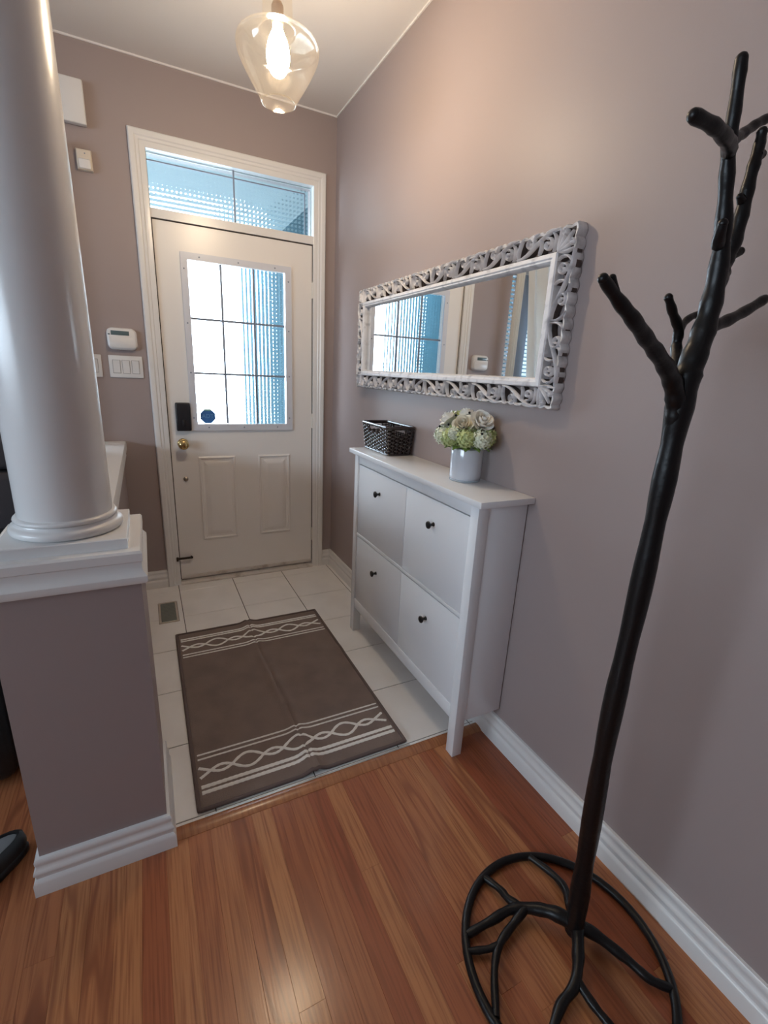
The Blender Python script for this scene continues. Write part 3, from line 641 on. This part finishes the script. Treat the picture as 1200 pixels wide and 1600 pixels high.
# ------------------------------------------------------------------ wicker basket
bk = thing('wicker_basket', 'small dark woven basket with handle holes at the far end of the cabinet', 'basket', (-.08, -.99, 1.010))
BC = (-.080, -.990); BH = .135
def bpath(t, half):     # rounded-rectangle outline, t in 0..1, halves (hx, hy)
    hx, hy = half; r = .012; segs = [(2*(hy-r)), PI/2*r, (2*(hx-r)), PI/2*r]*2; Lt = sum(segs); d = (t % 1)*Lt
    corners = [(-1, 0), (0, -1)]
    x = -hx; pts = None
    seq = [((-hx, hy-r), (-hx, -hy+r)), ((-hx+r, -hy+r), PI, PI*1.5), ((-hx+r, -hy), (hx-r, -hy)), ((hx-r, -hy+r), PI*1.5, 2*PI), ((hx, -hy+r), (hx, hy-r)), ((hx-r, hy-r), 0, PI/2), ((hx-r, hy), (-hx+r, hy)), ((-hx+r, hy-r), PI/2, PI)]
    for L_, s in zip(segs, seq):
        if d <= L_ or s is seq[-1]:
            u = min(1, d/L_)
            if len(s) == 2: p = (s[0][0]+(s[1][0]-s[0][0])*u, s[0][1]+(s[1][1]-s[0][1])*u)
            else: a = s[1]+(s[2]-s[1])*u; p = (s[0][0]+r*math.cos(a), s[0][1]+r*math.sin(a))
            return Vector((p[0], p[1], 0))
        d -= L_
def half_at(z): u = (z-1.010)/BH; return (.058+.013*u, .132+.014*u)
NS = 36; wv = MB(); holes = lambda p, z: 1.103 < z < 1.132 and (abs(p.y) < .060 and abs(abs(p.x)-half_at(z)[0]) < .004 or abs(p.x) < .036 and abs(abs(p.y)-half_at(z)[1]) < .004)
for r_ in range(15):
    z = 1.015+r_*.0085; hf = half_at(z); N_ = NS*4; run_ = []
    def flush(rn):
        if len(rn) > 2: wv.tube(rn, .0036, 5)
    pts = []
    for k in range(N_):
        p = bpath(k/N_, hf); q = bpath((k+1)/N_, hf); tn = (q-p).normalized(); nr = Vector((tn.y, -tn.x, 0)) if True else None
        off = .0032*math.cos(PI*(k/4)+PI*r_); w = Vector((BC[0], BC[1], z))+p-nr*(-off)
        pts.append((w, holes(p, z)))
    if not any(h for _, h in pts): wv.ring([w for w, _ in pts], .0036, 5)
    else:
        st_ = next(i for i, (_, h) in enumerate(pts) if h); cur = []
        for i in range(len(pts)+1):
            w, h = pts[(st_+i) % len(pts)]
            if h: flush(cur); cur = []
            else: cur.append(w)
        flush(cur)
o = obj('weave', wv, m_wick, bk); o['kind'] = 'stuff'
for k in range(NS):
    p0 = bpath((k+.0)/NS, half_at(1.012)); p1 = bpath((k+.0)/NS, half_at(1.140))
    zt = 1.140 if not (abs(p1.y) < .058 and abs(p1.x) > .06 or abs(p1.x) < .034 and abs(p1.y) > .1) else 1.106
    pt = p0+(p1-p0)*((zt-1.012)/(1.140-1.012))
    obj('stake', MB().tube([Vector((*BC, 1.012))+p0, Vector((*BC, zt))+pt], .003, 6), m_wick, bk)
obj('rim', MB().ring([Vector((*BC, 1.141))+bpath(k/96, half_at(1.141)) for k in range(96)], .0065, 8), m_wick, bk)
obj('rim_band', MB().ring([Vector((*BC, 1.011))+bpath(k/96, half_at(1.011))+Vector((0, 0, .004)) for k in range(96)], .005, 8), m_wick, bk)
obj('bottom', MB().box(BC[0]-.056, BC[0]+.056, BC[1]-.13, BC[1]+.13, 1.012, 1.017), m_wick, bk)

# ------------------------------------------------------------------ carved mirror
MY0, MY1, MZ0, MZ1 = -1.985, -.478, 1.300, 1.806
mi = thing('carved_mirror', 'long wall mirror in a whitewashed openwork frame of carved scrolls', 'mirror', (0, (MY0+MY1)/2, MZ0))
BW = .088       # border width
obj('mirror_glass', MB().box(-.016, -.012, MY0+BW-.008, MY1-BW+.008, MZ0+BW-.008, MZ1-BW+.008), m_mirror, mi, smooth=0)
obj('backing_board', MB().box(-.012, -.002, MY0+BW-.02, MY1-BW+.02, MZ0+BW-.02, MZ1-BW+.02), m_carveedge, mi, smooth=0)
def yz(i, x): return [(x, MY0+i, MZ0+i), (x, MY1-i, MZ0+i), (x, MY1-i, MZ1-i), (x, MY0+i, MZ1-i)]
ir = MB().loft([yz(BW-.024, -.002), yz(BW-.024, -.034), yz(BW-.021, -.039), yz(BW-.010, -.041), yz(BW-.006, -.037), yz(BW-.002, -.037), yz(BW+.001, -.033), yz(BW+.004, -.017), yz(BW+.004, -.014)], True, False)
obj('inner_rail', ir, m_carve, mi, smooth=.5)
OW = BW-.024    # carved band width
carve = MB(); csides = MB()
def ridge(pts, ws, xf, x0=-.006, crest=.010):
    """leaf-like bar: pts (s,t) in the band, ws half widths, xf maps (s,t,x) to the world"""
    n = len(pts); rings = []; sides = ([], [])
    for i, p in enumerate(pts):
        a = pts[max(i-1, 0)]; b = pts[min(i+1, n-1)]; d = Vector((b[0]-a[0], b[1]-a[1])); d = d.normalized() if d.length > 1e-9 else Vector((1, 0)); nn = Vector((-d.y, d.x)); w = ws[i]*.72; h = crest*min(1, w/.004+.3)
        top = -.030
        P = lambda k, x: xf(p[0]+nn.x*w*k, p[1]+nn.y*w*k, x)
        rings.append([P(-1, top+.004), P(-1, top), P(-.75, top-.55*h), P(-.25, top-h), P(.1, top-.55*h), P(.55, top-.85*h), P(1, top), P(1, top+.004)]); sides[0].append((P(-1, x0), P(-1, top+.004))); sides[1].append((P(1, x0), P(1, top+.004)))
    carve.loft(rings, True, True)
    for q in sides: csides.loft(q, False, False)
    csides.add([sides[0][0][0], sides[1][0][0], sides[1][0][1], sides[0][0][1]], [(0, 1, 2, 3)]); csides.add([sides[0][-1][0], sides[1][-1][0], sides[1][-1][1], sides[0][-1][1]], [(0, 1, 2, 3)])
def tp(n, w0, w1, w2): # width profile: start, belly, tip
    return [w0+(w1-w0)*min(1, 2*i/(n-1)) if i < (n-1)/2 else w1+(w2-w1)*(2*i/(n-1)-1) for i in range(n)]
def bez(p, k=9):
    out = []
    for i in range(k):
        t = i/(k-1); a = [Vector(q) for q in p]
        while len(a) > 1: a = [a[j].lerp(a[j+1], t) for j in range(len(a)-1)]
        out.append((a[0].x, a[0].y))
    return out
def spiral(cx, cy, r0, r1, a0, turns, k=22):
    return [(cx+(r0+(r1-r0)*i/(k-1))*math.cos(a0+turns*2*PI*i/(k-1)), cy+(r0+(r1-r0)*i/(k-1))*math.sin(a0+turns*2*PI*i/(k-1))) for i in range(k)]
def unit(s0, L_, sgn, xf0):
    """one acanthus scroll, band coordinates t in 0..OW (outer edge at OW)"""
    f = OW
    def xf(s, t, x): return xf0(s0+sgn*s, t, x)
    def B(p, ws): ridge(bez([(a*L_, b*f) for a, b in p]), ws, xf)
    # main stem, S shaped
    B([(0, .05), (.30, .02), (.42, .55), (.62, .95), (1.0, .93)], tp(9, .0045, .0070, .0035))
    # volute under the arch
    ridge([(a, b) for a, b in spiral(.30*L_, .60*f, .30*f, .05*f, -1.2, 1.35)], tp(22, .0048, .0052, .0045), xf)
    # volute after the arch
    ridge([(a, b) for a, b in spiral(.74*L_, .40*f, .30*f, .05*f, 2.0, -1.30)], tp(22, .0048, .0052, .0045), xf)
    # leaves running to the outer edge
    B([(.02, .10), (.00, .55), (.06, .85), (.14, .96)], tp(9, .003, .0065, .002))
    B([(.40, .70), (.40, .95), (.46, .96), (.52, .96)], tp(9, .003, .0065, .003))
    # leaves running to the inner rail
    B([(.56, .72), (.62, .40), (.58, .15), (.54, .03)], tp(9, .003, .0058, .002))
    B([(.84, .85), (.96, .60), (.95, .25), (.88, .04)], tp(9, .003, .0065, .002))
    B([(.68, .92), (.78, .98), (.86, .96), (.95, .96)], tp(9, .003, .0055, .002))
yc, zc = (MY0+MY1)/2, (MZ0+MZ1)/2
def corner_fan(cy, cz, sy, sz):
    def xf(s, t, x): return Vector((x, cy-sy*s, cz-sz*t))
    for a in (0.06, .40, .785, 1.17, 1.51):
        r = .060 if abs(a-PI/4) > .3 else .068
        # fan leaves grow from the inner corner towards the outer corner
        c = Vector((.066, .066)); d = Vector((-math.cos(a), -math.sin(a)))
        ridge([(c.x+d.x*r*(i/7), c.y+d.y*r*(i/7)+.004*math.sin(PI*i/7)) for i in range(8)], tp(8, .0035, .0082, .0025), xf)
    for q, (a0, tn) in enumerate(((2.6, 1.1), (-1.0, -1.1))): ridge(spiral(.018+.030*q, .048-.030*q, .0105, .003, a0, tn, 14), tp(14, .0042, .0045, .004), xf)
for (side, n) in (('top', 4), ('bottom', 4)):
    half = (MY1-MY0)/2-.066; L_ = half/n
    for sgn in (1, -1):
        for k in range(n):
            def xf0(s, t, x, side=side): return Vector((x, yc+s, (MZ1-OW+t) if side == 'top' else (MZ0+OW-t)))
            unit(sgn*(k*L_), L_, sgn, xf0)
for side in ('near', 'far'):
    half = (MZ1-MZ0)/2-.066; L_ = half
    for sgn in (1, -1):
        def xf0(s, t, x, side=side): return Vector((x, (MY0+OW-t) if side == 'near' else (MY1-OW+t), zc+s))
        unit(0, L_, sgn, xf0)
for cy, sy in ((MY0, -1), (MY1, 1)):
    for cz, sz in ((MZ0, -1), (MZ1, 1)): corner_fan(cy, cz, sy, sz)
obj('carved_scrolls', carve, m_carve, mi, smooth=.8)
obj('carved_shade_sides', csides, m_recess, mi, smooth=0)  # scroll side walls, coloured dark so the openwork gaps look shaded
# scalloped outer rail
er = MB(); outline = []
def edge(p0, p1, nrm, n):
    for i in range(n):
        u = i/n; s = abs(math.sin(PI*u*n/5)); d = .0075*s-.0050
        outline.append((Vector(p0).lerp(Vector(p1), u), Vector(nrm)*d))
c4 = [(MY0, MZ0), (MY1, MZ0), (MY1, MZ1), (MY0, MZ1)]
edge(c4[0], c4[1], (0, -1), 56*4); edge(c4[1], c4[2], (1, 0), 18*4); edge(c4[2], c4[3], (0, 1), 56*4); edge(c4[3], c4[0], (-1, 0), 18*4)
def inset(p, w): return Vector((min(max(p.x, MY0+w), MY1-w), min(max(p.y, MZ0+w), MZ1-w)))
for k in range(len(outline)):
    (p, d), (q, e) = outline[k], outline[(k+1) % len(outline)]
    A = lambda pt, w, x: (x, inset(pt, w).x, inset(pt, w).y)
    def pr(pt, dd): a = pt+dd; b = inset(pt, .010)+dd*.3; return [(-.002, a.x, a.y), (-.030, a.x, a.y), (-.035, a.x*.7+b.x*.3, a.y*.7+b.y*.3), (-.033, b.x, b.y), (-.002, b.x, b.y)]
    r1, r2 = pr(p, d), pr(q, e)
    er.add(r1+r2, [(i, (i+1) % 5, 5+(i+1) % 5, 5+i) for i in range(5)])
obj('outer_rail', er, m_carveedge, mi, smooth=.6)

# ------------------------------------------------------------------ mat
MX0, MX1, MYN, MYF = -1.100, -.331, -1.783, -.645
def mh(x, y):
    c = x+.716+.012*math.sin(3*(y+1.2)); h = .0085
    h += .010*math.exp(-(c/.030)**2)*(1.0+.6*math.exp(-((y+.66)/.12)**2)+.9*math.exp(-((y+1.76)/.14)**2))-.008*math.exp(-((c)/.006)**2)
    d = (y+1.02+.32*(x+.55)); h += .004*math.exp(-(d/.035)**2)*max(0, min(1, (x+.70)/.12))
    return h
def mat_grid(x0, x1, y0, y1, nx, ny, dz, m, name, par, low=None):
    mb = MB(); n = nx+1; P = []
    for j in range(ny+1):
        for i in range(nx+1):
            x = x0+(x1-x0)*i/nx; y = y0+(y1-y0)*j/ny; e = min(x-x0, x1-x, y-y0, y1-y); P.append((x, y, mh(x, y)+dz-(.004 if e < 1e-6 else 0)))
    F = [(j*n+i, j*n+i+1, (j+1)*n+i+1, (j+1)*n+i) for j in range(ny) for i in range(nx)]
    B = list(range(n))+[j*n+nx for j in range(1, ny+1)]+[ny*n+i for i in range(nx-1, -1, -1)]+[j*n for j in range(ny-1, 0, -1)]
    b0 = len(P); P2 = P+[(P[k][0], P[k][1], max(.0004, P[k][2]-.007)) for k in B]
    F += [(B[k], b0+k, b0+(k+1) % len(B), B[(k+1) % len(B)]) for k in range(len(B))]
    mb.add(P2, F); return obj(name, mb, m, par, smooth=1.0)
dm = thing('door_mat', 'brown tufted entry mat with white chain stripes lying on the tile', 'mat', ((MX0+MX1)/2, (MYN+MYF)/2, 0))
mat_grid(MX0+.008, MX1-.008, MYN+.008, MYF-.008, 90, 100, 0, m_mat, 'pile', dm)
eb = [(MX0, MYN), (MX1, MYN), (MX1, MYF), (MX0, MYF)]; ep = []
for k in range(4):
    a, b = Vector(eb[k]), Vector(eb[(k+1) % 4])
    for i in range(60):
        p = a.lerp(b, i/60); q = Vector((min(max(p.x, MX0+.007), MX1-.007), min(max(p.y, MYN+.007), MYF-.007))); ep.append((q.x, q.y, max(.0062, mh(p.x, p.y)-.0035)))
obj('bound_edge', MB().ring(ep, .0072, 10, .006), m_matedge, dm, smooth=1.2)
def ribbon(path, w, name):
    mb = MB(); n = len(path); rings = []
    for i, p in enumerate(path):
        a = Vector(path[max(i-1, 0)]); b = Vector(path[min(i+1, n-1)]); d = (b-a).normalized(); nn = Vector((-d.y, d.x)); r = []
        ww = w*(1+.12*math.sin(i*2.1))
        for k, dz in ((-1, -.001), (-.7, .0016), (0, .0024), (.7, .0016), (1, -.001)):
            x, y = p[0]+nn.x*ww*k, p[1]+nn.y*ww*k; r.append((x, y, mh(x, y)+dz))
        rings.append(r)
    mb.loft(rings, False, False); return obj(name, mb, m_matw, dm, smooth=1.2)
xr = [MX0+.022+(MX1-MX0-.044)*i/120 for i in range(121)]
for y, w in ((-1.712, .0085), (-1.688, .0085), (-1.562, .0042), (-1.540, .0042), (-.712, .0060), (-.730, .0060), (-.858, .0045), (-.880, .0045)): ribbon([(x, y) for x in xr], w, 'stripe')
segs = [.040, .078, .118, .078, .125, .078, .118, .078, .012+.04]
tot = sum(segs); sc = (MX1-MX0-.044)/tot; nodes = [MX0+.022]
for s in segs: nodes.append(nodes[-1]+s*sc)
for yc_ in (-1.625, -.794):
    for sg_ in (1, -1):
        path = []
        for k in range(len(segs)):
            L_ = nodes[k+1]-nodes[k]; amp = .033 if segs[k] > .1 else .014; s = sg_ if k % 2 == 0 else -sg_
            for i in range(14):
                u = i/14
                if k == 0: v_ = .024*(1-u)
                elif k == len(segs)-1: v_ = .026*u
                else: v_ = amp*math.sin(PI*u)
                path.append((nodes[k]+L_*u, yc_+s*v_))
        ribbon(path, .0066, 'chain')

# ------------------------------------------------------------------ coat rack
ck = thing('coat_rack', 'tall black branch-shaped coat rack with a round openwork base', 'coat rack', (-.31, -2.555, 0))
def wob(mb, pts, rad, k=6, n=12, seed=1):
    P = smooth_path(pts, k); R_ = lerp_list(rad, k); rr = random.Random(seed)
    return mb.tube(P, [r*(1+.07*math.sin(i*1.3+seed)+rr.uniform(-.03, .03)) for i, r in enumerate(R_)], n)
def ball(mb, p, r): return mb.lathe([(r*math.sin(t)+1e-5, -r*math.cos(t)) for t in [PI*i/8 for i in range(9)]], p, 'z', 12)
tk = MB()
wob(tk, [(-.262, -2.54, .030), (-.275, -2.535, .276), (-.292, -2.53, .646), (-.291, -2.53, 1.0), (-.294, -2.53, 1.255), (-.297, -2.53, 1.379), (-.290, -2.53, 1.425), (-.278, -2.53, 1.475), (-.274, -2.53, 1.53), (-.280, -2.53, 1.60), (-.302, -2.53, 1.677), (-.319, -2.53, 1.735), (-.325, -2.53, 1.78), (-.334, -2.53, 1.835)],
    [.0235, .0220, .0210, .0200, .0195, .0228, .0210, .0185, .0160, .0130, .0105, .0105, .0092, .0086], 6, 16, 3)
ball(tk, (-.334, -2.53, 1.835), .0085)
obj('trunk', tk, m_rack, ck, smooth=1.2)
def branch(pts, rad, seed, stubs=()):
    mb = MB(); wob(mb, pts, rad, 6, 12, seed); ball(mb, pts[-1], rad[-1]*.98)
    for p, q, r in stubs: mb.tube([p, Vector(p).lerp(Vector(q), .6), q], [r*1.25, r, r*.9], 9); ball(mb, q, r*.9)
    obj('branch', mb, m_rack, ck, smooth=1.2)
branch([(-.297, -2.53, 1.27), (-.3035, -2.53, 1.325), (-.3135, -2.53, 1.366), (-.340, -2.531, 1.399), (-.388, -2.54, 1.425), (-.445, -2.55, 1.450), (-.497, -2.56, 1.473), (-.538, -2.56, 1.496), (-.573, -2.56, 1.518)], [.010, .0145, .0165, .0150, .0128, .0115, .0108, .0092, .0075], 5, [((-.545, -2.56, 1.502), (-.551, -2.556, 1.522), .006)])
branch([(-.300, -2.528, 1.385), (-.285, -2.50, 1.425), (-.265, -2.48, 1.455), (-.269, -2.48, 1.483), (-.293, -2.48, 1.507), (-.315, -2.48, 1.531)], [.011, .010, .0090, .0085, .0078, .0070], 6)
branch([(-.266, -2.48, 1.470), (-.239, -2.465, 1.492), (-.209, -2.46, 1.511), (-.165, -2.46, 1.524)], [.0085, .007, .0065, .006], 7)
branch([(-.283, -2.528, 1.440), (-.250, -2.515, 1.475), (-.218, -2.50, 1.489), (-.174, -2.50, 1.502), (-.113, -2.50, 1.527), (-.062, -2.50, 1.552)], [.016, .0145, .0120, .0110, .0098, .0090], 8)
branch([(-.275, -2.53, 1.545), (-.240, -2.515, 1.565), (-.213, -2.50, 1.590), (-.200, -2.50, 1.625), (-.196, -2.50, 1.677), (-.196, -2.50, 1.724), (-.193, -2.50, 1.762), (-.193, -2.50, 1.791)], [.014, .0135, .0125, .0120, .0112, .0100, .0090, .0078], 9,
       [((-.205, -2.50, 1.606), (-.184, -2.505, 1.616), .008), ((-.194, -2.50, 1.758), (-.180, -2.50, 1.762), .008), ((-.205, -2.50, 1.690), (-.213, -2.50, 1.695), .006)])
branch([(-.317, -2.53, 1.725), (-.345, -2.548, 1.722), (-.396, -2.57, 1.714), (-.440, -2.58, 1.713), (-.483, -2.58, 1.714)], [.010, .0100, .0098, .0092, .0085], 10)
branch([(-.318, -2.53, 1.728), (-.285, -2.51, 1.745), (-.245, -2.49, 1.772), (-.204, -2.48, 1.796), (-.175, -2.48, 1.815), (-.145, -2.48, 1.830)], [.010, .0095, .0088, .0082, .0078, .0072], 11)
ub = MB().tube([(-.291, -2.53, 1.605), (-.306, -2.538, 1.612), (-.311, -2.542, 1.628)], [.010, .009, .007], 9); ball(ub, (-.311, -2.542, 1.630), .0072); obj('branch', ub, m_rack, ck, smooth=1.2)
RC, RR = (-.315, -2.560), .245
ring = MB().ring([(RC[0]+RR*math.cos(2*PI*k/72), RC[1]+RR*math.sin(2*PI*k/72), .0118) for k in range(72)], .0108, 12)
obj('base_ring', ring, m_rack, ck, smooth=1.5)
def spoke(pts, rad, seed):
    mb = MB(); wob(mb, pts, rad, 5, 10, seed); obj('spoke', mb, m_rack, ck, smooth=1.2)
spoke([(-.262, -2.54, .050), (-.290, -2.50, .050), (-.325, -2.462, .038), (-.375, -2.434, .030), (-.440, -2.430, .024), (-.515, -2.425, .015)], [.019, .017, .0145, .0125, .0110, .0095], 21)
spoke([(-.350, -2.447, .034), (-.366, -2.410, .027), (-.368, -2.378, .022), (-.384, -2.330, .015)], [.011, .0105, .0095, .009], 22)
spoke([(-.345, -2.450, .035), (-.395, -2.462, .028), (-.455, -2.480, .022), (-.500, -2.515, .018), (-.552, -2.585, .015)], [.012, .011, .010, .009, .009], 23)
spoke([(-.458, -2.481, .022), (-.490, -2.474, .019), (-.535, -2.455, .015)], [.0085, .008, .0075], 24)
spoke([(-.258, -2.535, .048), (-.232, -2.500, .036), (-.200, -2.450, .024), (-.200, -2.400, .018), (-.222, -2.338, .015)], [.016, .013, .011, .0095, .009], 25)
spoke([(-.265, -2.548, .050), (-.300, -2.585, .040), (-.350, -2.622, .030), (-.410, -2.635, .022), (-.470, -2.670, .018), (-.495, -2.722, .015)], [.017, .0145, .012, .0115, .010, .009], 26)
spoke([(-.340, -2.615, .031), (-.338, -2.665, .024), (-.330, -2.715, .019), (-.320, -2.802, .014)], [.011, .010, .0095, .009], 27)
spoke([(-.258, -2.545, .050), (-.225, -2.575, .038), (-.190, -2.640, .026), (-.170, -2.690, .020), (-.135, -2.722, .014)], [.017, .0145, .0115, .0105, .009], 28)

# ------------------------------------------------------------------ beyond the pier: sofa and shoe
sf = thing('sofa', 'dark sofa mostly hidden behind the white column and half wall', 'sofa', (-2.5, -.75, 0))
obj('base', MB().rbox(-3.40, -1.63, -1.40, -.30, .03, .34, .02, 3), m_sofa, sf); obj('backrest', MB().rbox(-3.40, -1.66, -.42, -.18, .30, .86, .03, 4), m_sofab, sf); obj('headrest', MB().rbox(-3.40, -1.66, -.40, -.16, .87, 1.02, .03, 4), m_sofab, sf)
for a in (-3.42, -1.84): obj('armrest', MB().rbox(a, a+.22, -1.44, -.22, .03, .60, .04, 4), m_sofa, sf)
for a in (-3.21, -2.53): obj('seat_cushion', MB().rbox(a, a+.67, -1.42, -.43, .34, .47, .04, 4), m_sofa, sf)
for a in (-3.36, -1.76):
    for y in (-1.34, -.30): obj('leg', MB().lathe([(.018, 0), (.024, .035)], (a, y, 0), 'z', 12), m_sofa, sf)
sh = thing('shoe', 'black shoe with grey insole at the left edge beside the pier', 'shoe', (-1.70, -1.76, 0))
def foot(sc, off=0):
    P = []
    for k in range(28):
        t = 2*PI*k/28; l = math.cos(t); w = math.sin(t); L_ = .135*l; Wd = (.042+.010*max(0, -l)-.004*(l > .6))*w
        P.append((L_*sc, Wd*sc+.008*math.cos(t*.5)*0))
    ca_, sa = math.cos(.62), math.sin(.62)
    return [(-1.682+1.15*(x*ca_-y*sa), -1.785+1.15*(x*sa+y*ca_)) for x, y in P]
def fl(sc, z): return [(x, y, z) for x, y in foot(sc)]
obj('sole', MB().loft([fl(.98, 0), fl(1.03, .006), fl(1.03, .022), fl(1.0, .026)]), m_shoe, sh)
obj('upper', MB().loft([fl(1.0, .026), fl(1.02, .045), fl(.98, .075), fl(.93, .082), fl(.89, .080), fl(.88, .070)], True, False), m_shoe, sh)
obj('insole', MB().loft([fl(.90, .055), fl(.90, .073), fl(.84, .0745)]), m_insole, sh)
